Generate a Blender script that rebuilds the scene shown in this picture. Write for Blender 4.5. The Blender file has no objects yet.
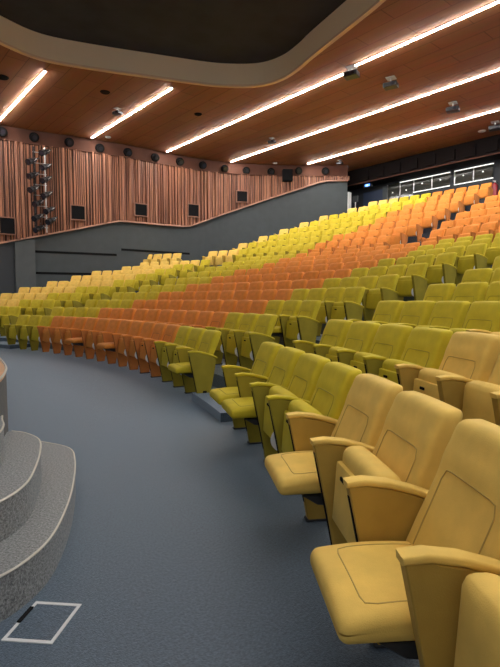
import bpy, bmesh, math, random
from mathutils import Vector, Matrix
random.seed(7)
SC = bpy.context.scene
COL = SC.collection
PI = math.pi

# ------------------------------------------------------------------ camera, world, exposure
cam_d = bpy.data.cameras.new('camera'); cam = bpy.data.objects.new('camera', cam_d); COL.objects.link(cam)
cam.location = (0, 0, 1.35)
cam.rotation_euler = (PI/2 - 0.071, 0, 0)
cam_d.sensor_fit = 'VERTICAL'; cam_d.sensor_height = 24.0; cam_d.lens = 487.2/667*24.0
cam_d.clip_start = 0.05; cam_d.clip_end = 200
SC.camera = cam
w = bpy.data.worlds.new('world'); SC.world = w; w.use_nodes = True
bg = w.node_tree.nodes['Background']; bg.inputs[0].default_value = (0.96, 0.96, 1.0, 1); bg.inputs[1].default_value = 0.20
SC.view_settings.view_transform = 'Standard'; SC.view_settings.look = 'None'
SC.view_settings.exposure = 1.08; SC.view_settings.gamma = 1.0; SC.view_settings.use_curve_mapping = False
STRIP = 60.0        # brightness of the ceiling light strips

# ------------------------------------------------------------------ the hall's own frame: local x = s (back), local y = W (across)
CX, CY, AX = -14.674, 0.331, 0.707
ca, sa = math.cos(AX), math.sin(AX)
def place(o): o.location = (CX, CY, 0); o.rotation_euler = (0, 0, AX); return o
def wpos(s, W, z=0): return Vector((CX + s*ca - W*sa, CY + s*sa + W*ca, z))

# ------------------------------------------------------------------ materials
def mat(name, col, rough=.7, metal=0, noise=None, bump=None, sheen=0, emit=None, spec=None, coat=0):
    m = bpy.data.materials.new(name); m.use_nodes = True
    nt = m.node_tree; b = nt.nodes['Principled BSDF']
    b.inputs['Base Color'].default_value = (*col, 1); b.inputs['Roughness'].default_value = rough; b.inputs['Metallic'].default_value = metal
    if spec is not None: b.inputs['Specular IOR Level'].default_value = spec
    if sheen: b.inputs['Sheen Weight'].default_value = sheen; b.inputs['Sheen Roughness'].default_value = .45; b.inputs['Sheen Tint'].default_value = (*[min(1, c*1.2+.35) for c in col], 1)
    if emit: b.inputs['Emission Color'].default_value = (*emit[0], 1); b.inputs['Emission Strength'].default_value = emit[1]
    tc = nt.nodes.new('ShaderNodeTexCoord')
    if noise:
        sc, amt, det = noise
        n = nt.nodes.new('ShaderNodeTexNoise'); n.inputs['Scale'].default_value = sc; n.inputs['Detail'].default_value = det
        nt.links.new(tc.outputs['Object'], n.inputs['Vector'])
        r = nt.nodes.new('ShaderNodeValToRGB'); r.color_ramp.elements[0].position = .3; r.color_ramp.elements[1].position = .7
        r.color_ramp.elements[0].color = (*[c*(1-amt) for c in col], 1); r.color_ramp.elements[1].color = (*[min(1, c*(1+amt)) for c in col], 1)
        nt.links.new(n.outputs['Fac'], r.inputs['Fac']); nt.links.new(r.outputs['Color'], b.inputs['Base Color'])
    if bump:
        n2 = nt.nodes.new('ShaderNodeTexNoise'); n2.inputs['Scale'].default_value = bump[0]; n2.inputs['Detail'].default_value = 3
        nt.links.new(tc.outputs['Object'], n2.inputs['Vector'])
        bp = nt.nodes.new('ShaderNodeBump'); bp.inputs['Strength'].default_value = bump[1]; bp.inputs['Distance'].default_value = .01
        nt.links.new(n2.outputs['Fac'], bp.inputs['Height']); nt.links.new(bp.outputs['Normal'], b.inputs['Normal'])
    return m

def fabric(name, col, sheen=.25):
    m = mat(name, col, rough=.72, noise=(7, .10, 5), bump=(260, .12), sheen=sheen, spec=.3)
    return m
FAB = {'yellow': fabric('yellow velvet', (.80, .535, .12), .06), 'green': fabric('olive green velvet', (.60, .475, .022), .04), 'orange': fabric('orange velvet', (.76, .27, .042), .04)}
SIDE_SHADED = {'yellow': fabric('yellow side velvet', (.44, .28, .05), .08), 'green': fabric('olive side velvet', (.30, .24, .02), .08), 'orange': fabric('orange side velvet', (.54, .19, .045), .08)}  # same velvets darkened: shade on the side panels put into the colour
SEAM = {'yellow': mat('yellow seam', (.48, .31, .07)), 'green': mat('olive seam', (.32, .27, .018)), 'orange': mat('orange seam', (.32, .09, .02))}
M_white = mat('white plastic', (.75, .75, .74), .5)
M_black = mat('matte black', (.008, .008, .009), .9, spec=.15)
M_blackmetal = mat('black metal', (.03, .03, .033), .35, .6)
M_steel = mat('brushed steel', (.5, .5, .5), .35, .9)
M_dark = mat('dark foot steel', (.03, .032, .035), .5)

def carpet(name, c1, c2, scale, sheen=.3, fine=900):
    m = bpy.data.materials.new(name); m.use_nodes = True; nt = m.node_tree; b = nt.nodes['Principled BSDF']
    b.inputs['Roughness'].default_value = .5; b.inputs['Specular IOR Level'].default_value = .55
    b.inputs['Sheen Weight'].default_value = sheen; b.inputs['Sheen Roughness'].default_value = .5; b.inputs['Sheen Tint'].default_value = (.62, .80, 1, 1)
    tc = nt.nodes.new('ShaderNodeTexCoord')
    n = nt.nodes.new('ShaderNodeTexNoise'); n.inputs['Scale'].default_value = scale; n.inputs['Detail'].default_value = 6; n.inputs['Roughness'].default_value = .75
    nt.links.new(tc.outputs['Object'], n.inputs['Vector'])
    r = nt.nodes.new('ShaderNodeValToRGB'); r.color_ramp.elements[0].position = .38; r.color_ramp.elements[1].position = .62
    r.color_ramp.elements[0].color = (*c1, 1); r.color_ramp.elements[1].color = (*c2, 1)
    nt.links.new(n.outputs['Fac'], r.inputs['Fac']); nt.links.new(r.outputs['Color'], b.inputs['Base Color'])
    bp = nt.nodes.new('ShaderNodeBump'); bp.inputs['Strength'].default_value = .5; bp.inputs['Distance'].default_value = .006
    n2 = nt.nodes.new('ShaderNodeTexNoise'); n2.inputs['Scale'].default_value = scale*2.2
    nt.links.new(tc.outputs['Object'], n2.inputs['Vector']); nt.links.new(n2.outputs['Fac'], bp.inputs['Height']); nt.links.new(bp.outputs['Normal'], b.inputs['Normal'])
    return m
M_carpet = carpet('blue grey carpet', (.013, .024, .042), (.074, .110, .155), 75, .6)
M_stepcarpet = carpet('speckled grey step carpet', (.07, .075, .08), (.36, .37, .37), 90, .1)
M_nosing = mat('pale metal nosing', (.62, .60, .53), .4, .2)
M_deck = mat('warm stage boards', (.60, .30, .12), .4, noise=(6, .15, 4))
M_stageside = mat('dark grey stage side', (.10, .105, .11), .8, noise=(20, .15, 3))

def ceiling_wood():
    m = bpy.data.materials.new('ceiling wood panels'); m.use_nodes = True; nt = m.node_tree; b = nt.nodes['Principled BSDF']
    tc = nt.nodes.new('ShaderNodeTexCoord'); mp = nt.nodes.new('ShaderNodeMapping'); mp.inputs['Rotation'].default_value = (0, 0, PI/2)
    nt.links.new(tc.outputs['Object'], mp.inputs['Vector'])
    br = nt.nodes.new('ShaderNodeTexBrick'); br.inputs['Scale'].default_value = 1.0
    br.inputs['Brick Width'].default_value = 2.4; br.inputs['Row Height'].default_value = .58; br.inputs['Mortar Size'].default_value = .011; br.inputs['Mortar Smooth'].default_value = .3
    br.inputs['Color1'].default_value = (.40, .175, .085, 1); br.inputs['Color2'].default_value = (.355, .15, .073, 1); br.inputs['Mortar'].default_value = (.17, .07, .04, 1)
    nt.links.new(mp.outputs['Vector'], br.inputs['Vector'])
    n = nt.nodes.new('ShaderNodeTexNoise'); n.inputs['Scale'].default_value = 1.4; n.inputs['Detail'].default_value = 5
    mp2 = nt.nodes.new('ShaderNodeMapping'); mp2.inputs['Scale'].default_value = (3, .6, 1); nt.links.new(tc.outputs['Object'], mp2.inputs['Vector']); nt.links.new(mp2.outputs['Vector'], n.inputs['Vector'])
    mx = nt.nodes.new('ShaderNodeMixRGB'); mx.blend_type = 'MULTIPLY'; mx.inputs['Fac'].default_value = .35
    nt.links.new(br.outputs['Color'], mx.inputs[1]); nt.links.new(n.outputs['Color'], mx.inputs[2]); nt.links.new(mx.outputs['Color'], b.inputs['Base Color'])
    b.inputs['Roughness'].default_value = .7; b.inputs['Specular IOR Level'].default_value = .25
    return m
M_ceil = ceiling_wood()
def slat_wood():
    m = bpy.data.materials.new('slat wood'); m.use_nodes = True; nt = m.node_tree; b = nt.nodes['Principled BSDF']
    tc = nt.nodes.new('ShaderNodeTexCoord'); mp = nt.nodes.new('ShaderNodeMapping'); mp.inputs['Scale'].default_value = (5, 5, .25)
    nt.links.new(tc.outputs['Object'], mp.inputs['Vector'])
    n = nt.nodes.new('ShaderNodeTexNoise'); n.inputs['Scale'].default_value = 2; n.inputs['Detail'].default_value = 5
    nt.links.new(mp.outputs['Vector'], n.inputs['Vector'])
    r = nt.nodes.new('ShaderNodeValToRGB'); r.color_ramp.elements[0].position = .35; r.color_ramp.elements[1].position = .68
    r.color_ramp.elements[0].color = (.17, .060, .032, 1); r.color_ramp.elements[1].color = (.44, .18, .095, 1)
    nt.links.new(n.outputs['Fac'], r.inputs['Fac']); nt.links.new(r.outputs['Color'], b.inputs['Base Color']); b.inputs['Roughness'].default_value = .5
    return m
M_slat = slat_wood()
M_slatback = mat('dark wood backing', (.05, .02, .013), .8)
M_fascia = mat('plain wood fascia', (.09, .030, .016), .85, noise=(2, .15, 4))
M_greywall = mat('charcoal wall paint', (.050, .060, .066), .75, noise=(3, .06, 3))
M_greylight = mat('grey pilaster paint', (.072, .082, .088), .75, noise=(3, .06, 3))
M_rim = mat('beige rim plaster', (.90, .76, .52), .6)
M_lip = mat('pale rim lip', (.80, .58, .36), .5)
M_void = mat('dark recess ceiling', (.028, .034, .046), .8, noise=(1.5, .2, 3))
M_backwall = mat('dark back wall', (.035, .04, .048), .8)
M_bulk = mat('dark brown bulkhead', (.011, .008, .008), .9, spec=.1)
M_strip = mat('light strip diffuser', (1, 1, 1), .5, emit=((1.0, .965, .90), STRIP))
M_glass = mat('dark booth glass', (.03, .032, .026), .08, spec=.6)
M_speaker = mat('black speaker grille', (.008, .008, .009), .95, spec=.1)
M_spkframe = mat('wood speaker frame', (.26, .115, .07), .5)
M_red = mat('red extinguisher paint', (.30, .02, .03), .35)
M_blue = mat('dark blue door', (.03, .045, .09), .5)
M_exit = mat('lit exit sign', (.2, .4, 1), .5, emit=((.12, .3, 1.0), 1.3))
M_white_line = mat('white floor tape', (.62, .64, .66), .6)
M_lens = mat('spotlight lens', (.02, .02, .03), .1, spec=.8)
M_trimwood = mat('light wood edge strip', (.50, .27, .19), .5)

# ------------------------------------------------------------------ helpers
def link(name, bm, m, parent=None, smooth=False, angle=None):
    me = bpy.data.meshes.new(name); bm.normal_update(); bm.to_mesh(me); bm.free()
    if m is not None:
        for mm in (m if isinstance(m, (list, tuple)) else [m]): me.materials.append(mm)
    if smooth:
        me.polygons.foreach_set('use_smooth', [True]*len(me.polygons))
        try: me.set_sharp_from_angle(angle=math.radians(angle or 45))
        except Exception: pass
    o = bpy.data.objects.new(name, me); COL.objects.link(o)
    if parent: o.parent = parent
    return o
def struct(o): o['kind'] = 'structure'; return o
def tag(o, label, cat, group=None):
    o['label'] = label; o['category'] = cat
    if group: o['group'] = group
    return o
def empty(name, loc, rz=0):
    o = bpy.data.objects.new(name, None); COL.objects.link(o); o.location = loc; o.rotation_euler = (0, 0, rz); o.empty_display_size = .1; return o
def box(bm, x0, x1, y0, y1, z0, z1, mi=0):
    v = [bm.verts.new(c) for c in ((x0,y0,z0),(x1,y0,z0),(x1,y1,z0),(x0,y1,z0),(x0,y0,z1),(x1,y0,z1),(x1,y1,z1),(x0,y1,z1))]
    for q in ((0,3,2,1),(4,5,6,7),(0,1,5,4),(1,2,6,5),(2,3,7,6),(3,0,4,7)):
        f = bm.faces.new([v[i] for i in q]); f.material_index = mi
    return v
def bbox(bm, x0, x1, y0, y1, z0, z1, r=.005, seg=2):
    t = bmesh.new(); box(t, x0, x1, y0, y1, z0, z1)
    bmesh.ops.bevel(t, geom=t.edges[:], offset=r, segments=seg, affect='EDGES', profile=.5)
    merge(bm, t)
def merge(bm, t, M=None):
    if M is not None: bmesh.ops.transform(t, matrix=M, verts=t.verts)
    me = bpy.data.meshes.new('tmp'); t.to_mesh(me); t.free(); bm.from_mesh(me); bpy.data.meshes.remove(me)
def prism_x(bm, yz, x0, x1, r=0, seg=2):
    t = bmesh.new()
    a = [t.verts.new((x0, y, z)) for y, z in yz]; b = [t.verts.new((x1, y, z)) for y, z in yz]
    n = len(yz); t.faces.new(a[::-1]); t.faces.new(b)
    for i in range(n): t.faces.new((a[i], a[(i+1) % n], b[(i+1) % n], b[i]))
    bmesh.ops.recalc_face_normals(t, faces=t.faces)
    if r:
        e = [e for e in t.edges if abs(e.verts[0].co.x-e.verts[1].co.x) < 1e-6]
        bmesh.ops.bevel(t, geom=e, offset=r, segments=seg, affect='EDGES', profile=.5)
    merge(bm, t)
def prism_z(bm, pts, z0, z1, mi=0):
    a = [bm.verts.new((x, y, z0)) for x, y in pts]; b = [bm.verts.new((x, y, z1)) for x, y in pts]
    n = len(pts); fs = [bm.faces.new(a[::-1]), bm.faces.new(b)]
    for i in range(n): fs.append(bm.faces.new((a[i], a[(i+1) % n], b[(i+1) % n], b[i])))
    for f in fs: f.material_index = mi
    bmesh.ops.recalc_face_normals(bm, faces=fs)
def tube(bm, pts, r, seg=6):
    rings = []
    for i, p in enumerate(pts):
        p = Vector(p); d = (Vector(pts[min(i+1, len(pts)-1)]) - Vector(pts[max(i-1, 0)])).normalized()
        u = d.cross(Vector((0, 0, 1))); u = u if u.length > 1e-3 else d.cross(Vector((1, 0, 0))); u.normalize(); v = d.cross(u)
        rings.append([bm.verts.new(p + r*(math.cos(k*2*PI/seg)*u + math.sin(k*2*PI/seg)*v)) for k in range(seg)])
    for a, b in zip(rings, rings[1:]):
        for k in range(seg): bm.faces.new((a[k], a[(k+1) % seg], b[(k+1) % seg], b[k]))
    bm.faces.new(rings[0][::-1]); bm.faces.new(rings[-1])
def cyl(bm, p0, p1, r0, r1=None, seg=20):
    r1 = r0 if r1 is None else r1
    p0, p1 = Vector(p0), Vector(p1); d = (p1-p0).normalized()
    u = d.cross(Vector((0, 0, 1))); u = u if u.length > 1e-3 else Vector((1, 0, 0)); u.normalize(); v = d.cross(u)
    A = [bm.verts.new(p0 + r0*(math.cos(k*2*PI/seg)*u + math.sin(k*2*PI/seg)*v)) for k in range(seg)]
    B = [bm.verts.new(p1 + r1*(math.cos(k*2*PI/seg)*u + math.sin(k*2*PI/seg)*v)) for k in range(seg)]
    for k in range(seg): bm.faces.new((A[k], A[(k+1) % seg], B[(k+1) % seg], B[k]))
    bm.faces.new(A[::-1]); bm.faces.new(B)
def rbox(cuts, dims, r):
    """cube with evenly rounded edges, normals outward, returned as bmesh in [-dims, dims]"""
    bm = bmesh.new(); bmesh.ops.create_cube(bm, size=2)
    bmesh.ops.subdivide_edges(bm, edges=bm.edges[:], cuts=cuts, use_grid_fill=True)
    D = Vector(dims)
    for v in bm.verts:
        q = Vector([(1.45*c - .45*c**3) * D[i] for i, c in enumerate(v.co)])
        inn = Vector([max(-(D[i]-r), min(D[i]-r, q[i])) for i in range(3)])
        d = q - inn
        v.co = inn + d.normalized()*min(r, max(abs(d.x), abs(d.y), abs(d.z)) if False else r) if d.length > 1e-9 else q
    return bm

# ------------------------------------------------------------------ floor with terraces
HL = [0, .204, .416, .644, .883, 1.14, 1.395, 1.631, 1.86, 2.09]
ROWS = [dict(R=15.523+.95*i, h=HL[i]) for i in range(10)] + [dict(R=25.3+.95*k, h=2.57+.385*k) for k in range(8)]
WLIM = 12.0
def ring(bm, R0, R1, t0, t1, z0, z1, seg=None):
    """a raised ring sector in hall coordinates (angles measured from the hall's axis)"""
    seg = seg or max(2, int(abs(t1-t0)*R1/.7))
    V = []
    for i in range(seg+1):
        t = t0+(t1-t0)*i/seg; c, s = math.cos(t), math.sin(t)
        V.append([bm.verts.new((R0*c, R0*s, z0)), bm.verts.new((R0*c, R0*s, z1)), bm.verts.new((R1*c, R1*s, z1)), bm.verts.new((R1*c, R1*s, z0))])
    for a, b in zip(V, V[1:]):
        for k in range(3): bm.faces.new((a[k], a[k+1], b[k+1], b[k]))
    bm.faces.new(V[0]); bm.faces.new(V[-1][::-1])
bm = bmesh.new()
box(bm, -12, 34.5, -16, 13, -.3, 0)
for i, r in enumerate(ROWS):
    if r['h'] <= 0: continue
    r0 = r['R']-.66
    tl = math.asin(min(1, WLIM/r0)); last = i == len(ROWS)-1
    if i >= 10: tl = [1.0412, 1.0026, .9846, .964, .9449, .9256, .8918, .8711][i-10]-AX+.012
    if not last: ring(bm, r0, ROWS[i+1]['R']-.66, -min(.55, tl+.2) if i >= 10 else -tl, tl, -.02, r['h'])
    else: ring(bm, r0, 32.9, -.37, .18, -.02, r['h']); ring(bm, 32.9, 36.0, -.34, .24, -.02, r['h'])
bmesh.ops.recalc_face_normals(bm, faces=bm.faces)
NT = [.442, .451, .467, .471, .481, .491, .496, .496, .498, .500]      # left corner of the end seat by the near aisle
for i in range(10):
    R = ROWS[i]['R']; te = NT[i]-.55/R
    ROWS[i]['te'] = te; ROWS[i]['tr'] = te-((1.6 if i == 0 else 1.5)/R)
# steps in the aisles
for i in range(0, 10):
    for sgn in (1, -1):
        Rn = (ROWS[i+1]['R'] if i < 9 else 24.94) - .66
        j = min(i+1, 9)
        a = sgn*(ROWS[j]['te']-AX); b = sgn*(ROWS[j]['tr']-AX)
        h0 = ROWS[i]['h']; h1 = ROWS[i+1]['h']
        r0 = Rn-(.64 if i == 0 else .33)
        ring(bm, r0, Rn+.02, min(a, b)+.004, max(a, b)-.004, h0-.01, (h0+h1)/2, 6)
for k in range(0, 8):
    r = ROWS[9+k]; Rn = ROWS[10+k]['R']-.66; h1 = ROWS[10+k]['h']; h0 = r['h']
    ring(bm, Rn-.32, Rn+.02, -.062*25/Rn, -.012, h0-.01, (h0+h1)/2, 4)
bmesh.ops.recalc_face_normals(bm, faces=bm.faces)
struct(place(link('floor', bm, M_carpet)))

# ------------------------------------------------------------------ side wall following its curve
WP = [(12.9, -2), (12.6, 10), (12.35, 16.4), (11.75, 19.5), (11.4, 21.5), (11.3, 23.6), (10.9, 26.0), (10.1, 27.8), (9.2, 29.3), (7.7, 31.2), (6.95, 32.05)]
def wall_at(s):
    for (a, b), (c, d) in zip(WP, WP[1:]):
        if b <= s <= d or d == WP[-1][1]: return a+(c-a)*(s-b)/(d-b)
def smooth_path(pts, n=6):
    out = []
    for i in range(len(pts)-1):
        p0 = pts[max(i-1, 0)]; p1 = pts[i]; p2 = pts[i+1]; p3 = pts[min(i+2, len(pts)-1)]
        for k in range(n):
            t = k/n
            out.append(tuple(.5*((2*p1[j])+(-p0[j]+p2[j])*t+(2*p0[j]-5*p1[j]+4*p2[j]-p3[j])*t*t+(-p0[j]+3*p1[j]-3*p2[j]+p3[j])*t**3) for j in (0, 1)))
    out.append(pts[-1]); return out
PATH = smooth_path(WP)
def wall_band(bm, path, z0, z1, th=.25, off=0):
    """band on the wall line; z0/z1 numbers or functions of s; off moves it into the hall"""
    f0 = z0 if callable(z0) else (lambda s: z0); f1 = z1 if callable(z1) else (lambda s: z1)
    V = []
    for i, (W, s) in enumerate(path):
        a = path[max(i-1, 0)]; b = path[min(i+1, len(path)-1)]
        d = Vector((b[1]-a[1], b[0]-a[0])).normalized(); n = Vector((d.y, -d.x))     # (s, W) plane, pointing into the hall
        p = Vector((s, W))+n*off; q = Vector((s, W))-n*th
        V.append([bm.verts.new((p.x, p.y, f0(s))), bm.verts.new((p.x, p.y, f1(s))), bm.verts.new((q.x, q.y, f1(s))), bm.verts.new((q.x, q.y, f0(s)))])
    for a, b in zip(V, V[1:]):
        for k in range(4): bm.faces.new((a[k], a[(k+1) % 4], b[(k+1) % 4], b[k]))
    bm.faces.new(V[0]); bm.faces.new(V[-1][::-1])
    bmesh.ops.recalc_face_normals(bm, faces=bm.faces)
SB = [(-2, 1.0), (10, 2.0), (16.29, 3.65), (18.6, 4.25), (21.1, 4.93), (24.7, 4.97), (27.89, 6.28), (30.74, 7.45), (31.1, 7.6), (40, 7.62)]
def slat_bottom(s):
    for (a, b), (c, d) in zip(SB, SB[1:]):
        if a <= s <= c: return b+(d-b)*(s-a)/(c-a)
    return SB[-1][1]
bm = bmesh.new(); wall_band(bm, PATH, -.05, slat_bottom, .3)
struct(place(link('wall_left', bm, M_greywall)))
bm = bmesh.new(); wall_band(bm, PATH, slat_bottom, 7.84, .3, .02)
struct(place(link('wall_left_backing', bm, M_slatback)))
# individual vertical slats, uneven in width and depth
def walk(path, start=0.0):
    """yields (length, s, W, dir) every centimetre or so"""
    L = 0
    for (W0, s0), (W1, s1) in zip(path, path[1:]):
        d = Vector((s1-s0, W1-W0)); n = max(1, int(d.length/.02))
        for k in range(n):
            yield L+d.length*k/n, s0+d.x*k/n, W0+d.y*k/n, d.normalized()
        L += d.length
samples = [q for q in walk(PATH) if q[1] > 6]
bm = bmesh.new(); nxt = samples[0][0]
for L, s, W, d in samples:
    if L >= nxt:
        wd = random.choice((.035, .05, .05, .075, .11)); dep = random.choice((.06, .10, .14, .18))
        nrm = Vector((d.y, -d.x)); zb = slat_bottom(s)+.02
        p = Vector((s, W)); c = [p+nrm*.02, p+d*wd+nrm*.02, p+d*wd+nrm*(.02+dep), p+nrm*(.02+dep)]
        if zb < 7.78: prism_z(bm, [(q.x, q.y) for q in c], zb, 7.82)
        nxt = L+wd+random.choice((.025, .035, .05))
struct(place(link('trim_1', bm, M_slat)))
bm = bmesh.new(); wall_band(bm, [q for q in PATH if q[1] > 6], lambda s: slat_bottom(s)-.04, lambda s: slat_bottom(s)+.02, .05, .16)
struct(place(link('trim_2', bm, M_trimwood)))
bm = bmesh.new(); wall_band(bm, PATH, 7.83, 8.4, .3, .10)
struct(place(link('trim_3', bm, M_fascia)))
bm = bmesh.new(); wall_band(bm, PATH, 7.80, 7.86, .05, .17)
struct(place(link('trim_4', bm, M_fascia)))
# pilaster and dark slots on the lower wall
def on_wall(s):
    best = min(samples, key=lambda q: abs(q[1]-s)); return best[1], best[2], best[3]
def wall_box(bm, s0, s1, z0, z1, off, th=.05, z0b=None, z1b=None):
    path = [q for q in PATH if s0 < q[1] < s1]
    path = [(on_wall(s0)[1], s0)]+path+[(on_wall(s1)[1], s1)]
    f0 = lambda s: z0+((z0b if z0b is not None else z0)-z0)*(s-s0)/(s1-s0)
    f1 = lambda s: z1+((z1b if z1b is not None else z1)-z1)*(s-s0)/(s1-s0)
    wall_band(bm, path, f0, f1, th, off)
bm = bmesh.new(); wall_box(bm, 16.84, 17.6, 0, 3.70, .12, .2, z1b=3.90); struct(place(link('trim_5', bm, M_greylight)))
bm = bmesh.new(); wall_box(bm, 14.2, 16.80, 0, 2.9, .02, .05, z1b=3.55); struct(place(link('trim_6', bm, M_backwall)))
for n, (s0, s1, z) in enumerate([(17.62, 21.0, 3.37), (21.22, 24.8, 3.63), (17.62, 20.0, 2.46)]):
    bm = bmesh.new(); wall_box(bm, s0, s1, z-.05, z+.05, .012, .04); struct(place(link('trim_%d' % (7+n), bm, M_black)))
# back wall, bulkhead, door recess
bm = bmesh.new(); box(bm, 34.0, 34.3, -12.5, 12.5, -.05, 8.45); struct(place(link('wall_back', bm, M_backwall)))
bm = bmesh.new(); box(bm, 33.0, 33.99, -12.3, 8.55, 7.60, 8.42)
for k in range(16): box(bm, 32.9, 33.0, -8.0+k*.95, -8.0+k*.95+.5, 7.72, 8.2)
struct(place(link('trim_10', bm, M_bulk)))
bm = bmesh.new(); box(bm, 32.93, 33.0, -12.3, 8.55, 7.57, 7.62); struct(place(link('trim_11', bm, M_fascia)))
bm = bmesh.new(); box(bm, 31.4, 34.0, 8.56, 8.8, -.05, 8.45); struct(place(link('wall_recess', bm, M_backwall)))
bm = bmesh.new(); box(bm, 33.93, 33.99, 6.0, 7.3, 5.0, 7.3); struct(place(link('door_1', bm, M_blue)))
bm = bmesh.new(); box(bm, 33.85, 33.99, 5.72, 5.98, 5.0, 7.4); struct(place(link('trim_12', bm, M_greylight)))
bm = bmesh.new(); box(bm, 31.98, 32.22, 6.80, 6.86, 5.3, 7.0); struct(place(link('trim_13', bm, M_white)))

# ------------------------------------------------------------------ ceiling with its leaf shaped opening
HOLE = [(4.9, 13.0), (5.0, 14.0), (5.3, 14.9), (5.48, 15.6), (5.43, 16.3), (5.01, 17.52), (4.44, 18.92), (3.82, 20.41), (3.45, 21.1), (2.93, 21.75), (2.4, 22.1), (1.7, 22.2), (.9, 22.05), (.31, 21.87), (-1.49, 21.42), (-2.65, 21.1), (-4.2, 20.5), (-5.6, 19.5), (-6.6, 18), (-7, 16), (-7, 13), (-6, 10), (-3, 8.4), (0, 8), (3, 9), (4.4, 11)]
HOLE = smooth_path(HOLE+[HOLE[0]], 4)[:-1]
HC = 8.4
bm = bmesh.new()
outer = [(12.9, -2)]+[q for q in PATH if q[1] > -1]+[(7.05, 32.3), (8.7, 32.4), (8.7, 33.2), (-12.5, 33.2), (-12.5, -2)]
def loop(bm, pts, z):
    v = [bm.verts.new((s, W, z)) for W, s in pts]
    return [bm.edges.new((v[i], v[(i+1) % len(v)])) for i in range(len(v))]
e = loop(bm, outer, HC)+loop(bm, HOLE, HC)
bmesh.ops.triangle_fill(bm, use_beauty=True, use_dissolve=False, edges=e)
bmesh.ops.recalc_face_normals(bm, faces=bm.faces)
for f in bm.faces:
    if f.normal.z > 0: f.normal_flip()
struct(place(link('ceiling', bm, M_ceil)))
def ringwall(bm, pts, z0, z1, grow0, grow1):
    n = len(pts); cen = Vector((sum(q[0] for q in pts)/n, sum(q[1] for q in pts)/n))
    V = []
    for i, q in enumerate(pts):
        a = Vector(pts[i-1]); b = Vector(pts[(i+1) % n]); d = (b-a).normalized(); nn = Vector((d.y, -d.x))
        if nn.dot(Vector(q)-cen) < 0: nn = -nn
        p0 = Vector(q)+nn*grow0; p1 = Vector(q)+nn*grow1
        V.append([bm.verts.new((p0.y, p0.x, z0)), bm.verts.new((p0.y, p0.x, z1)), bm.verts.new((p1.y, p1.x, z1)), bm.verts.new((p1.y, p1.x, z0))])
    for i in range(n):
        a, b = V[i], V[(i+1) % n]
        for k in range(4): bm.faces.new((a[k], a[(k+1) % 4], b[(k+1) % 4], b[k]))
    bmesh.ops.recalc_face_normals(bm, faces=bm.faces)
bm = bmesh.new(); ringwall(bm, HOLE, HC+.002, HC+.72, 0, .12); struct(place(link('trim_14', bm, M_rim)))
bm = bmesh.new(); ringwall(bm, HOLE, HC-.035, HC+.03, -.02, .10); struct(place(link('trim_15', bm, M_lip)))
bm = bmesh.new(); box(bm, 6.5, 24, -9, 7.5, HC+.70, HC+.80); struct(place(link('ceiling_recess', bm, M_void)))

# ------------------------------------------------------------------ light strips
def strip(s, W0, W1, label):
    t = empty('light_strip', wpos(s, (W0+W1)/2, HC-.035), AX)
    h = abs(W1-W0)/2
    bm = bmesh.new(); bbox(bm, -.034, .034, -h, h, -.012, .0, .004); link('diffuser', bm, M_strip, t)
    bm = bmesh.new(); bbox(bm, -.045, .045, -h-.02, -h, -.012, .034, .003); link('end_cap', bm, M_white, t)
    bm = bmesh.new(); bbox(bm, -.045, .045, h, h+.02, -.012, .034, .003); link('end_cap', bm, M_white, t)
    bm = bmesh.new(); box(bm, -.036, .036, -h, h, .0, .034); link('housing', bm, M_white, t)
    tag(t, label, 'ceiling light', 'linear lights across the wooden ceiling')
strip(16.25, 6.18, 11.9, 'bright linear ceiling light, leftmost and nearest the dark opening')
strip(19.87, 4.68, 11.3, 'short bright linear ceiling light, second from the left, ending over the slatted wall')
strip(23.4, .10, 10.9, 'long linear ceiling light beyond the tip of the opening, left of the small gap')
strip(23.25, -11.4, -.28, 'linear ceiling light in the same line, right of the small gap with a projector')
strip(26.8, -11.4, 10.24, 'unbroken linear ceiling light, middle of the three long lines')
strip(30.07, -11.4, 7.96, 'linear ceiling light nearest the control booth at the back')
for s in (19.87, 16.25, 12.7, 9.2):  # out-of-view strips; those toward the stage added to brighten the front seats
    strip(s, -11.9, -7.4 if s < 18 else -6.2, 'linear ceiling light on the near side of the opening, above the front rows')
for s in (12.7, 9.2):  # unseen pair added to light the seat faces turned to the stage
    strip(s, 6.4, 12.2, 'linear ceiling light over the far side of the stage')

# ------------------------------------------------------------------ chairs
def yf(z):          # front face of the backrest, distance towards the stage
    P = [(.36, .235), (.45, .205), (.56, .160), (.70, .098), (.80, .055), (.92, .012)]
    for (a, b), (c, d) in zip(P, P[1:]):
        if z <= c: return b+(d-b)*(z-a)/(c-a)
    return P[-1][1]
def back_mesh(cuts):
    bm = rbox(cuts, (.245, .055, .265), .034)
    for v in bm.verts:
        z = .646+v.co.z; x = v.co.x; y = v.co.y
        k = (z-.38)/.53
        x *= .965-.055*k
        fr = max(0, y/.055)
        scoop = -.014*(1-(x/.245)**2)*fr*min(1, max(0, (0.86-z)*4))
        pil = .010*fr*math.exp(-((z-.79)/.05)**2)            # fuller head cushion
        bulge_top = .014*(1-(x/.25)**2) if v.co.z > .2 else 0
        v.co = Vector((x, y-.055+yf(z)+scoop+pil, z-.004+bulge_top*.5))
    return bm
def surf_back(x, z):
    return yf(z)-.014*(1-(x/.245)**2)*min(1, max(0, (.86-z)*4))+.010*math.exp(-((z-.79)/.05)**2)
def back_seam():
    bm = bmesh.new(); zt = .735
    path = [(-.165, z) for z in [.46+.03*i for i in range(9)]]+[(-.15, zt)]+[(-.15+.03*i, zt+.004) for i in range(1, 10)]+[(.15, zt)]+[(.165, z) for z in [.70-.03*i for i in range(9)]]
    tube(bm, [(x, surf_back(x, z)-.0003, z) for x, z in path], .0028, 5)
    return bm
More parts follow.
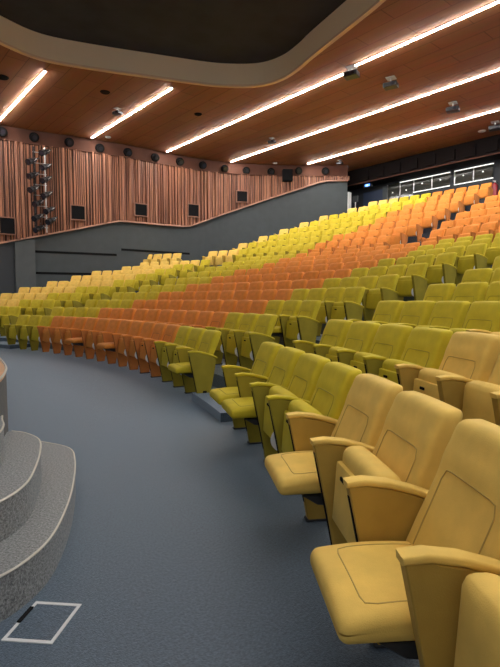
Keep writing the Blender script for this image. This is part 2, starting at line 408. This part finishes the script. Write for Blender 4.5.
def pad_down_mesh(cuts):
    bm = rbox(cuts, (.220, .195, .043), .032)
    for v in bm.verts:
        x, y, z = v.co; k = (y+.2)/.4             # 0 back .. 1 front
        top = z > 0
        zz = z + (.012*(1-(x/.236)**2)*(z/.043) if top else 0) - .012*k**2*(1 if top else 0)
        if not top: zz += (.028*k - .006)*(-z/.055)*.0 - .022*math.sin(k*PI)*(z/.055)*-.6
        v.co = Vector((x, .372+y, .407+zz+.010*math.sin(k*PI)))
    return bm
def pad_down_seam():
    bm = bmesh.new()
    def top(x, y):
        k = (y+.2-.375)/.4
        return .407+.043+.012*(1-(x/.236)**2)-.012*k**2+.010*math.sin(k*PI)
    path = [(-.165, .20+.03*i) for i in range(9)]+[(-.155, .475)]+[(-.155+.031*i, .482) for i in range(1, 10)]+[(.155, .475)]+[(.165, .44-.03*i) for i in range(9)]
    tube(bm, [(x, y, top(x, y)-.0006) for x, y in path], .0028, 5)
    return bm
def pad_up_mesh(cuts):
    bm = rbox(cuts, (.232, .062, .195), .048)
    for v in bm.verts:
        x, y, z = v.co; k = (z+.195)/.39
        v.co = Vector((x, .245+y-.025*k, .455+z+.006*(1-(x/.232)**2)*k))
    return bm
def board_mesh():
    bm = bmesh.new(); bbox(bm, -.222, .222, .282, .318, .285, .575, .012, 2)
    for v in bm.verts: v.co.y += -.028*((v.co.z-.26)/.39)+.012
    return bm
PANEL = [(.285, .0), (.302, .10), (.345, .33), (.412, .648), (.34, .648), (.20, .620), (.10, .583), (.035, .545), (.05, .42), (.125, .05), (.135, .0)]
CAPL = [(.418, .640), (.420, .664), (.35, .672), (.25, .660), (.15, .632), (.07, .602), (.015, .574), (.015, .548), (.07, .574), (.15, .605), (.25, .633), (.34, .646)]
def panel_mesh(xc, th=.027):
    bm = bmesh.new(); prism_x(bm, PANEL, xc-th, xc+th, .004, 1); return bm
def cap_mesh(xc, th=.031):
    bm = bmesh.new(); prism_x(bm, CAPL, xc-th, xc+th, .009, 3); return bm
def slot_mesh(xc):
    bm = bmesh.new(); P = [(.300, .12), (.344, .33), (.398, .60), (.406, .60), (.352, .33), (.310, .12)]; prism_x(bm, P, xc-.009, xc+.009); return bm
def foot_mesh(xc):
    bm = bmesh.new(); bbox(bm, xc-.03, xc+.03, .115, .30, 0, .02, .006, 1); return bm
def disc_mesh(xc):
    bm = bmesh.new(); cyl(bm, (xc-.006, .295, .34), (xc+.006, .295, .34), .088, seg=28); return bm
def support_mesh():
    bm = bmesh.new(); prism_x(bm, [(.20, .35), (.44, .35), (.36, .30), (.22, .28)], -.19, .19, .006, 1); return bm
XP = .275          # the panel stands on the boundary between two seats
MESH = {}
def m_get(kind, colour, hi):
    key = (kind, colour, hi)
    if key in MESH: return MESH[key]
    c = {2: 22, 1: 12, 0: 4}[hi]
    F, S, Q = FAB[colour], SIDE_SHADED[colour], SEAM[colour]
    bm, m = {'backrest': lambda: (back_mesh(c), F), 'back_seam': lambda: (back_seam(), Q), 'pad_down': lambda: (pad_down_mesh(c), F), 'pad_seam': lambda: (pad_down_seam(), Q),
             'pad_up': lambda: (pad_up_mesh(c), F), 'board': lambda: (board_mesh(), F), 'panel': lambda: (panel_mesh(XP), S), 'cap': lambda: (cap_mesh(XP), F),
             'slot': lambda: (slot_mesh(XP), M_black), 'foot': lambda: (foot_mesh(XP), M_dark), 'disc': lambda: (disc_mesh(-.238), M_white), 'support': lambda: (support_mesh(), M_dark),
             'panel_r': lambda: (panel_mesh(-XP), S), 'cap_r': lambda: (cap_mesh(-XP), F), 'slot_r': lambda: (slot_mesh(-XP), M_black), 'foot_r': lambda: (foot_mesh(-XP), M_dark),
             'light': lambda: (aisle_light(), M_black), 'notch': lambda: (notch(), M_black)}[kind]()
    me = bpy.data.meshes.new(kind); bm.normal_update(); bm.to_mesh(me); bm.free(); me.materials.append(m)
    me.polygons.foreach_set('use_smooth', [True]*len(me.polygons)); me.set_sharp_from_angle(angle=math.radians(42))
    MESH[key] = me; return me
def aisle_light():
    bm = bmesh.new(); bbox(bm, -XP-.034, -XP-.020, .17, .225, .075, .13, .004, 1); return bm
def notch():
    bm = bmesh.new(); bbox(bm, .06, .115, .312, .322, .515, .535, .003, 1); return bm
NICE = {'backrest': 'backrest', 'back_seam': 'seam', 'pad_down': 'seat_cushion', 'pad_seam': 'seam', 'pad_up': 'seat_cushion', 'board': 'seat_underside', 'panel': 'side_panel', 'cap': 'armrest',
        'slot': 'vent_slot', 'foot': 'foot', 'disc': 'hinge_disc', 'support': 'seat_support', 'panel_r': 'side_panel', 'cap_r': 'armrest', 'slot_r': 'vent_slot', 'foot_r': 'foot', 'light': 'aisle_light', 'notch': 'pull_notch'}
def part(kind, colour, hi, parent):
    o = bpy.data.objects.new(NICE[kind], m_get(kind, colour, hi)); COL.objects.link(o); o.parent = parent; return o
def chair(loc, rz, colour, down, end, hi, label, group):
    t = empty('theatre_seat', loc, rz); tag(t, label, 'chair', group)
    b = part('backrest', colour, hi, t)
    if hi: part('back_seam', colour, 1, b)
    if down:
        p = part('pad_down', colour, hi, t)
        if hi: part('pad_seam', colour, 1, p)
        part('support', colour, 1, t)
    else:
        p = part('pad_up', colour, hi, t); bd = part('board', colour, 1, t)
        if hi: part('notch', colour, 1, bd)
        d = part('disc', colour, 1, t); d['label'] = 'white hinge disc'
    for sfx in (['', '_r'] if end else ['']):
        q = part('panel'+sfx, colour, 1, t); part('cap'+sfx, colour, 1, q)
        if hi: part('slot'+sfx, colour, 1, q); part('foot'+sfx, colour, 1, q)
        if sfx: part('light', colour, 1, q)
    return t

ORD = ['', 'first', 'second', 'third', 'fourth', 'fifth', 'sixth', 'seventh', 'eighth', 'ninth', 'tenth', 'eleventh', 'twelfth', 'thirteenth', 'fourteenth', 'fifteenth', 'sixteenth', 'seventeenth', 'eighteenth', 'nineteenth', 'twentieth',
       'twenty-first', 'twenty-second', 'twenty-third', 'twenty-fourth', 'twenty-fifth', 'twenty-sixth', 'twenty-seventh', 'twenty-eighth', 'twenty-ninth', 'thirtieth', 'thirty-first', 'thirty-second']
SEATS = []      # dict(s, W, h, th, colour, down, end, block, row, n, z, px)
def colour_of(W, upper, k):
    a = abs(W)
    if not upper: return 'orange' if a < 2.78 else ('green' if a < (7.6 if W > 0 else 7.95) else 'yellow')
    if W < 0: return 'orange'
    o = [2.74, 2.67, 2.64, 2.6, 2.5, 2.2, 1.95, 1.9][k]; y = [6.9, 7.0, 6.9, 6.5, 6.2, 5.8, 4.7, 3.7][k]
    return 'orange' if a < o else ('green' if a < y else 'yellow')
def add(row, block, n, th, end=False):
    r = ROWS[row]; R = r['R']; th0 = th-AX
    p = wpos(R*math.cos(th0), R*math.sin(th0), r['h'])
    W = R*math.sin(th0)
    c, s = math.cos(.071), math.sin(.071); yy = p.z+.9-1.35; zc = p.y*c-yy*s
    if zc < .3: return
    px = 250+487.2*p.x/zc
    if px < -14 or px > 505+330/zc and not (row == 0 and n <= 9): return
    SEATS.append(dict(p=p, th=th, colour=colour_of(W, row >= 10, row-10), down=False, end=end, block=block, row=row, n=n, z=zc, px=px))
for i in range(10):
    r = ROWS[i]; R = r['R']; w = .55/R
    far = 2*AX-r['te']; n = int(round((far-r['te'])/w)); ww = (far-r['te'])/n
    for k in range(n): add(i, 'middle', k+1, r['te']+.003+(k+.5)*ww, k == 0)
    for k in range(22): add(i, 'near', k+1, r['tr']+.0065-(k+.5)*w)
    t0 = 2*AX-r['tr']; k = 0
    while R*math.sin(t0+(k+1)*w-AX) < 10.7: add(i, 'far', k+1, t0+(k+.5)*w, k == 0); k += 1
RE = [.6960, .6960, .6951, .6938, .6942, .6935, .688, .6856]; RB = [.640, .6492, .6506, .6506, .6507, .6503, .6491, .6477]
FE = [1.0412, 1.0026, .9846, .964, .9449, .9256, .8918, .8711]
for k in range(8):
    i = 10+k; R = ROWS[i]['R']; w = .55/R
    n = int(round((FE[k]-RE[k])/w)); ww = (FE[k]-RE[k])/n
    for q in range(n): add(i, 'upper left', q+1, RE[k]+(q+.5)*ww, q == 0)
    for q in range(12): add(i, 'upper right', q+1, RB[k]-(q+.5)*w)
    if k == 0:
        for q in range(5): add(i, 'upper far', q+1, 1.0985+(q+.5)*w, q == 0)
DOWN = {(0, 'middle', 1), (0, 'middle', 8), (0, 'middle', 11), (0, 'near', 1), (0, 'near', 2), (0, 'near', 5), (0, 'near', 7), (2, 'middle', 2), (1, 'near', 1)}
for q in SEATS: q['down'] = (q['row'], q['block'], q['n']) in DOWN
SEATS.sort(key=lambda q: q['z'] + (100 if not -6 < q['px'] < 506 else 0))
CN = {'yellow': 'golden yellow', 'green': 'olive green', 'orange': 'orange'}
def label_of(q):
    c = CN[q['colour']]; st = 'with its seat lowered' if q['down'] else 'folded up'; n = ORD[q['n']]; b = q['block']
    if q['row'] < 10:
        rw = 'front row' if q['row'] == 0 else ORD[q['row']+1]+' row'
        if b == 'near': return '%s velvet seat %s, %s, %s right of the near aisle' % (c, st, rw, n)
        if b == 'middle': return '%s velvet seat %s, %s, %s left of the near aisle' % (c, st, rw, n)
        return '%s velvet seat %s, %s, %s beyond the far aisle' % (c, st, rw, n)
    rw = ORD[q['row']-9]+' row of upper tier'
    if b == 'upper left': return '%s velvet seat, %s, %s left of the upper stairs' % (c, rw, n)
    if b == 'upper right': return '%s velvet seat, %s, %s right of the upper stairs' % (c, rw, n)
    return '%s velvet seat, %s, %s beyond the far aisle' % (c, rw, n)
def group_of(q):
    return {'near': 'seats of the near block', 'middle': 'seats of the middle block', 'far': 'seats of the far block'}.get(q['block'], 'seats of the upper tier')
NMAX = 300
for k, q in enumerate(SEATS[:NMAX]):
    hi = 2 if q['z'] < 4 else (1 if q['z'] < 9 else 0)
    chair(q['p'], PI/2+q['th'], q['colour'], q['down'], q['end'], hi, label_of(q), group_of(q))
# the remaining far seats, one object
bm = bmesh.new(); mats = [FAB['yellow'], FAB['green'], FAB['orange'], SIDE_SHADED['yellow'], SIDE_SHADED['green'], SIDE_SHADED['orange'], M_white]
ci = {'yellow': 0, 'green': 1, 'orange': 2}
def put(src, M, mi):
    t = bmesh.new(); t.from_mesh(src); bmesh.ops.transform(t, matrix=M, verts=t.verts)
    me = bpy.data.meshes.new('tmp'); t.to_mesh(me); t.free()
    n0 = len(bm.faces); bm.from_mesh(me); bpy.data.meshes.remove(me); bm.faces.ensure_lookup_table()
    for f in bm.faces[n0:]: f.material_index = mi; f.smooth = True
for q in SEATS[NMAX:]:
    M = Matrix.Translation(q['p']) @ Matrix.Rotation(PI/2+q['th'], 4, 'Z'); c = ci[q['colour']]
    put(m_get('backrest', q['colour'], 0), M, c); put(m_get('pad_up', q['colour'], 0), M, c); put(m_get('panel', q['colour'], 1), M, c+3); put(m_get('cap', q['colour'], 1), M, c)
    if q['end']: put(m_get('panel_r', q['colour'], 1), M, c+3); put(m_get('cap_r', q['colour'], 1), M, c)
if SEATS[NMAX:]:
    o = link('theatre_seats', bm, mats); o['kind'] = 'stuff'
    tag(o, 'farthest rows of yellow, green and orange velvet seats below the booth', 'chairs')
print('SEATS', len(SEATS))

# ------------------------------------------------------------------ stage, its steps and floor box
def dens(pts, n=5): return smooth_path(pts, n)
def slab(bm, pts, z0, z1): prism_z(bm, pts, z0, z1)
def nose(pts, z, r=.009):
    bm = bmesh.new(); tube(bm, [(x, y, z) for x, y in pts], r, 6); return bm
stage_edge = dens([(-8.5, 11.9), (-6.4, 10.3), (-4.7, 8.4), (-3.66, 6.8), (-2.66, 5.05), (-2.04, 4.03), (-1.82, 3.58), (-1.69, 3.22), (-1.60, 2.9), (-1.57, 2.6), (-1.62, 2.1), (-1.8, 1.5), (-2.3, .4), (-3.0, -1.5)])
t = empty('stage', (-3.5, 4, 0)); inv = Vector((-3.5, 4))
rel = lambda pts, c=inv: [(x-c.x, y-c.y) for x, y in pts]
poly = stage_edge+[(-12, -1.5), (-12, 11.9)]
bm = bmesh.new(); slab(bm, rel(poly), 0, .775); link('stage_side', bm, M_stageside, t)
bm = bmesh.new(); slab(bm, rel(poly), .775, .80); link('stage_deck', bm, M_deck, t)
link('edge_trim', nose(rel(stage_edge), .80, .009), M_nosing, t)
tag(t, 'round stage platform with warm wooden deck and dark grey side at the left edge', 'stage')
def crescent(front):
    a, b = front[0], front[-1]
    back = [(x-.0+.02, y) for x, y in stage_edge if b[1]+.02 < y < a[1]-.02]
    return front+back[::-1]
S1 = dens([(-1.93, 3.93), (-1.67, 3.86), (-1.40, 3.70), (-1.26, 3.43), (-1.13, 3.05), (-1.03, 2.68), (-.97, 2.33), (-.98, 2.12), (-1.05, 1.94), (-1.22, 1.76), (-1.45, 1.62), (-1.73, 1.56)])
S2 = dens([(-1.72, 3.46), (-1.60, 3.41), (-1.44, 3.26), (-1.33, 3.03), (-1.23, 2.74), (-1.16, 2.46), (-1.18, 2.24), (-1.28, 2.08), (-1.42, 1.99), (-1.62, 1.95)])
S3 = dens([(-1.60, 3.10), (-1.55, 3.0), (-1.475, 2.87), (-1.42, 2.72), (-1.39, 2.56), (-1.40, 2.42), (-1.46, 2.32), (-1.56, 2.26)])
t = empty('stage_steps', (-1.6, 2.9, 0)); c2 = Vector((-1.6, 2.9))
for k, (S, z0, z1) in enumerate(((S1, 0, .2), (S2, .2, .4), (S3, .4, .6))):
    bm = bmesh.new(); slab(bm, rel(crescent(S), c2), z0, z1)
    st = link('step', bm, M_stepcarpet, t)
    n = link('nosing', nose(rel(S, c2), z1-.004, .0062), M_nosing, st); n['label'] = 'pale metal nosing strip'
tag(t, 'rounded speckled grey carpeted steps with pale nosings climbing to the stage', 'steps')
# floor socket box: metal outline, carpet inset and a small black finger slot
Q = [Vector(v) for v in ((-.955, 2.075), (-.735, 2.065), (-.775, 1.80), (-1.0, 1.80))]
Q = [Vector(v) for v in ((-.955, 2.085), (-.745, 2.065), (-.775, 1.815), (-.985, 1.835))]
cen = sum(Q, Vector((0, 0)))/4
t = empty('floor_socket_box', (cen.x, cen.y, 0)); bm = bmesh.new()
for i in range(4):
    a, b = Q[i]-cen, Q[(i+1) % 4]-cen; prism_z(bm, [tuple(a), tuple(b), tuple(b*.87), tuple(a*.87)], 0.0, .004)
link('frame', bm, M_white_line, t)
bm = bmesh.new(); prism_z(bm, [tuple((q-cen)*.868) for q in Q], 0.0, .002); link('lid', bm, M_carpet, t)
bm = bmesh.new(); a, b = (Q[0]-cen), (Q[3]-cen); d = (b-a).normalized(); m0 = a*.62+b*.38; nrm = Vector((-d.y, d.x))
prism_z(bm, [tuple((m0+d*u)+nrm*v) for u, v in ((-.05, .0), (.05, .0), (.05, .016), (-.05, .016))], .004, .010); link('finger_slot', bm, M_black, t)
tag(t, 'square floor box lid outlined in white metal on the carpet beside the steps', 'floor box')

# ------------------------------------------------------------------ wall speakers
def wall_frame(s):
    s, W, d = on_wall(s); return s, W, d
for (s0, s1, z0, z1, lab) in [(16.30, 16.84, 4.02, 4.66, 'square black speaker in the slatted wall, leftmost, cut by the frame edge'), (19.05, 19.60, 4.82, 5.40, 'square black speaker in the slatted wall just right of the spotlight ladder'),
        (21.80, 22.40, 5.24, 5.76, 'square black speaker in the slatted wall, above the kink of its lower edge'), (24.63, 25.19, 5.48, 6.05, 'square black speaker in the slatted wall where the sloping edge starts to climb'), (27.22, 27.70, 6.39, 6.92, 'square black speaker in the slatted wall, fourth, over the climbing edge')]:
    sm = (s0+s1)/2; s, W, d = on_wall(sm); n = Vector((d.y, -d.x)); hw = (s1-s0)/2/abs(d.x); hh = (z1-z0)/2
    p = Vector((s, W))+n*.21; t = empty('wall_speaker', wpos(p.x, p.y, (z0+z1)/2-hh), AX+math.atan2(d.y, d.x))
    bm = bmesh.new(); bbox(bm, -hw, hw, -.05, .05, .0, 2*hh, .01); link('cabinet', bm, M_speaker, t)
    bm = bmesh.new()
    for a in ((-hw-.04, -hw, -.04, 2*hh+.04), (hw, hw+.04, -.04, 2*hh+.04)): box(bm, a[0], a[1], -.07, .07, a[2], a[3])
    for a in ((-hw, hw, -.04, 0), (-hw, hw, 2*hh, 2*hh+.04)): box(bm, a[0], a[1], -.07, .07, a[2], a[3])
    link('frame', bm, M_spkframe, t)
    tag(t, lab, 'speaker', 'speakers set in the slatted wall')
s, W, d = on_wall(29.55); n = Vector((d.y, -d.x)); p = Vector((s, W))+n*.32
t = empty('loudspeaker_box', wpos(p.x, p.y, 7.50), AX+math.atan2(d.y, d.x))
bm = bmesh.new(); bbox(bm, -.26, .26, -.16, .16, 0, .60, .02); link('cabinet', bm, M_speaker, t)
bm = bmesh.new(); box(bm, -.04, .04, .14, .24, .25, .33); link('bracket', bm, M_blackmetal, t)
tag(t, 'black loudspeaker box hung in front of the slats near the back corner', 'speaker')
# round lamps on the plain band
pos = ['leftmost', 'second', 'third', 'fourth', 'fifth', 'sixth', 'seventh', 'eighth', 'ninth', 'tenth', 'eleventh', 'twelfth', 'thirteenth']
for k, (s0, z) in enumerate([(16.51, 8.12), (17.69, 8.12), (19.06, 8.11), (20.32, 8.05), (21.57, 8.06), (22.94, 8.07), (24.25, 8.09), (25.49, 8.09), (26.66, 8.04), (27.69, 8.02), (28.85, 8.03), (30.06, 8.10), (31.15, 8.10)]):
    s, W, d = on_wall(s0); n = Vector((d.y, -d.x)); p = Vector((s, W))+n*.10
    t = empty('round_spotlight', wpos(p.x, p.y, z), AX+math.atan2(d.y, d.x))
    bm = bmesh.new(); cyl(bm, (0, 0, 0), (0, -.10, -.02), .20, .19, 20); link('ring', bm, M_black, t)
    bm = bmesh.new(); cyl(bm, (0, -.08, -.01), (0, -.22, -.07), .12, .14, 18); h = link('lamp_head', bm, M_black, t)
    bm = bmesh.new(); cyl(bm, (0, -.222, -.071), (0, -.226, -.073), .09, .09, 16); link('lens', bm, M_lens, h)
    tag(t, 'round black spotlight on the wooden band above the slats, %s%s' % (pos[k], ' from the left' if k else ''), 'light', 'round spotlights on the wooden band')

# ------------------------------------------------------------------ spotlight ladder
s, W, d = on_wall(17.8); n = Vector((d.y, -d.x)); ang = AX+math.atan2(d.y, d.x)
p = Vector((s, W))+n*.42; base = wpos(p.x, p.y, 4.15)
t = empty('lighting_ladder', base, ang)
for x in (-.16, .26):
    bm = bmesh.new(); tube(bm, [(x, 0, 0), (x, 0, 3.5)], .028, 8); link('upright', bm, M_steel if x > 0 else M_blackmetal, t)
for k in range(8):
    bm = bmesh.new(); tube(bm, [(-.2, 0, .2+k*.44), (.32, 0, .2+k*.44)], .018, 6); link('rung', bm, M_steel, t)
for z in (.4, 3.1):
    bm = bmesh.new(); tube(bm, [(.05, 0, z), (.05, .40, z)], .02, 6); link('wall_bracket', bm, M_blackmetal, t)
tag(t, 'upright pipe ladder on the slatted wall carrying stage spotlights', 'lighting rack')
dloc = Vector((-.62, -.62, -.42)).normalized()
side = dloc.cross(Vector((0, 0, 1))).normalized(); up = side.cross(dloc)
def spot_parts():
    b = bmesh.new(); P = lambda u: dloc*u
    cyl(b, P(-.24), P(.02), .085, .10, 16); cyl(b, P(.02), P(.06), .12, .12, 16); cyl(b, P(.06), P(.24), .105, .125, 16); cyl(b, P(-.30), P(-.24), .05, .085, 16)
    l = bmesh.new(); cyl(l, P(.241), P(.246), .105, .105, 16)
    y = bmesh.new(); tube(y, [side*.14, side*.14-dloc*.18+up*.04, -dloc*.24+up*.05, -side*.14-dloc*.18+up*.04, -side*.14], .014, 6)
    r = bmesh.new(); tube(r, [P(-.28), P(-.42)+Vector((0, 0, .03))], .03, 8)
    return b, l, y, r
b, l, y, r = spot_parts()
proto = empty('stage_spotlight', base, ang)
hb = link('housing', b, M_blackmetal, proto, True); link('lens', l, M_lens, hb); link('yoke', y, M_steel, proto); link('rear_tube', r, M_blackmetal, proto, True)
SP = [(.26, 7.43), (.26, 6.84), (.26, 6.32), (.28, 5.70), (.36, 5.07), (.42, 4.64), (-.26, 7.01), (-.24, 6.44), (-.22, 5.89), (-.06, 5.33), (-.10, 4.74), (-.06, 4.28)]
def copy_tree(o, parent=None):
    c = o.copy(); COL.objects.link(c); c.parent = parent
    for ch in list(o.children): copy_tree(ch, c)
    return c
for k, (x, z) in enumerate(SP):
    o = proto if k == 0 else copy_tree(proto)
    o.location = base+Matrix.Rotation(ang, 3, 'Z') @ Vector((x, -.16, z-4.15))
    colm = 'right' if k < 6 else 'left'
    tag(o, 'black stage spotlight on the wall ladder, %s down its %s column' % (['topmost', 'second', 'third', 'fourth', 'fifth', 'lowest'][k % 6] , colm), 'spotlight', 'stage spotlights on the wall ladder')

# ------------------------------------------------------------------ ceiling fittings
def projector(s, W, lab):
    t = empty('ceiling_projector', wpos(s, W, HC-.34*(.65 if W > 5 else .9)), AX+.3); t.scale = (.65,)*3 if W > 5 else (.9,)*3
    bm = bmesh.new(); bbox(bm, -.18, .18, -.24, .24, 0, .16, .02); h = link('body', bm, M_blackmetal, t)
    bm = bmesh.new(); cyl(bm, (-.18, -.1, .08), (-.23, -.1, .08), .06, .06, 16); link('lens', bm, M_lens, h)
    bm = bmesh.new(); tube(bm, [(0, 0, .16), (0, 0, .345)], .025, 8); link('mount', bm, M_white, t)
    bm = bmesh.new(); bbox(bm, -.16, .16, -.16, .16, .32, .34, .006); link('ceiling_plate', bm, M_white, t)
    tag(t, lab, 'projector', 'small fittings hung from the ceiling')
for q in [(24.85, -.45, 'black projector under the ceiling between the two upper long lights'), (28.29, -.76, 'black projector under the ceiling between the two lower long lights'), (19.3, 7.58, 'small fitting hanging beside the second linear light'),
          (25.94, 6.29, 'dark fitting hanging above the left part of the middle light line'), (31.4, -.92, 'projector hanging behind the lowest light line at the right edge'), (30.9, 6.54, 'small fitting hanging near the left end of the lowest light line'), (23.3, -.09, 'black fitting in the gap of the upper light line')]: projector(*q)
for (s, W, r, m, lab) in [(18.34, 6.5, .17, M_speaker, 'dark round grille in the ceiling between the two left lights'), (15.37, 7.56, .2, M_speaker, 'dark round grille in the ceiling at the left edge'), (21.89, 6.09, .15, M_speaker, 'dark round grille in the ceiling right of the second light'),
        (20.41, 10.84, .13, M_white, 'pale ceiling disc near the lower end of the second light'), (32.05, -.11, .16, M_white, 'pale ceiling disc at the right, behind the lowest light'), (28.76, 9.07, .13, M_white, 'pale ceiling disc above the loudspeaker box')]:
    bm = bmesh.new(); cyl(bm, (0, 0, -.03), (0, 0, 0), r*.85, r, 24)
    o = link('ceiling_grille', bm, m); o.location = wpos(s, W, HC); tag(o, lab, 'ceiling fitting', 'round fittings in the ceiling')

# ------------------------------------------------------------------ control booth, sign, extinguisher
GZ = {'top': 7.47, 'bot': 6.86}
M_rail_glow = mat('lit white rail', (.9, .9, .88), .4, emit=((1, 1, .96), .55)); M_lamp = mat('small lamp', (1, 1, 1), emit=((1, .98, .9), .7))  # rail glow stands for the ceiling strips reflected in the booth glass
wins = [(5.05, 5.72), (4.2, 4.95), (3.2, 4.15), (2.25, 3.15), (1.12, 1.98), (.2, 1.07)]
for k, (w0, w1) in enumerate(wins):
    t = empty('window_%d' % (k+1), wpos(33.95, (w0+w1)/2, 6.5), AX); struct(t); h = (w1-w0)/2
    lo = 6.82 if k >= 2 else 6.45; hi = 7.46
    bm = bmesh.new(); box(bm, .0, .03, -h, h, lo-6.5, hi-6.5); link('glass', bm, M_glass, t)
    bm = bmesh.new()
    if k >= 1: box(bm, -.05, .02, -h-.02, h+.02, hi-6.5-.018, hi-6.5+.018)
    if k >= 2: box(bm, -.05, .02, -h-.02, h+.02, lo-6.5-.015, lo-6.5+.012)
    if k >= 1: link('window_rail', bm, M_rail_glow, t)
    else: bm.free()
    bm = bmesh.new(); box(bm, -.04, .02, h-.01, h+.02, lo-6.5, hi-6.5); link('mullion', bm, M_steel, t)
    bm = bmesh.new(); cyl(bm, (-.03, 0, .68 if lo > 6.5 else .5), (-.06, 0, .68 if lo > 6.5 else .5), .028, .028, 10); link('reading_lamp', bm, M_lamp, t)
t = empty('exit_sign', wpos(33.4, 6.62, 7.42), AX)
bm = bmesh.new(); bbox(bm, -.04, .04, -.30, .30, 0, .2, .01); link('casing', bm, M_blackmetal, t)
bm = bmesh.new(); box(bm, -.045, -.041, -.16, .16, .04, .16); f = link('lit_face', bm, M_exit, t)
bm = bmesh.new(); box(bm, -.05, -.046, -.03, .05, .05, .15); link('pictogram', bm, mat('sign white', (1, 1, 1), emit=((.5, .7, 1), 1.2)), t)
bm = bmesh.new(); tube(bm, [(0, 0, .2), (0, 0, .24)], .02, 6); link('hanger', bm, M_blackmetal, t)
tag(t, 'small blue lit exit sign hanging above the dark doorway', 'exit sign')
t = empty('sign_stand', wpos(32.9, 7.05, 5.265), AX)
bm = bmesh.new(); cyl(bm, (0, 0, 0), (0, 0, .02), .16, .16, 20); link('base', bm, M_white, t)
bm = bmesh.new(); tube(bm, [(0, 0, .02), (0, 0, 1.5)], .028, 8); link('pole', bm, M_white, t)
bm = bmesh.new(); bbox(bm, -.03, .03, -.17, .17, 1.35, 1.68, .01); link('sign_plate', bm, M_greylight, t)
tag(t, 'pale sign on a post in the dark doorway by the grey wall', 'sign')
t = empty('fire_extinguisher', wpos(33.5, -.10, 5.265), 0)
bm = bmesh.new(); bbox(bm, -.16, .16, -.16, .16, 0, .62, .01); link('plinth', bm, M_backwall, t)
bm = bmesh.new(); cyl(bm, (0, 0, .62), (0, 0, 1.12), .13, .12, 20); cyl(bm, (0, 0, 1.12), (0, 0, 1.22), .12, .04, 20); link('cylinder', bm, M_red, t, True, 35)
bm = bmesh.new(); cyl(bm, (0, 0, 1.22), (0, 0, 1.32), .035, .035, 12); box(bm, -.10, .03, -.015, .015, 1.28, 1.32); link('valve', bm, M_steel, t)
bm = bmesh.new(); tube(bm, [(0.03, 0, 1.27), (.13, 0, 1.22), (.16, 0, 1.0), (.15, 0, .75)], .015, 6); link('hose', bm, M_black, t)
tag(t, 'dark red fire extinguisher standing at the top of the upper stairs', 'fire extinguisher')
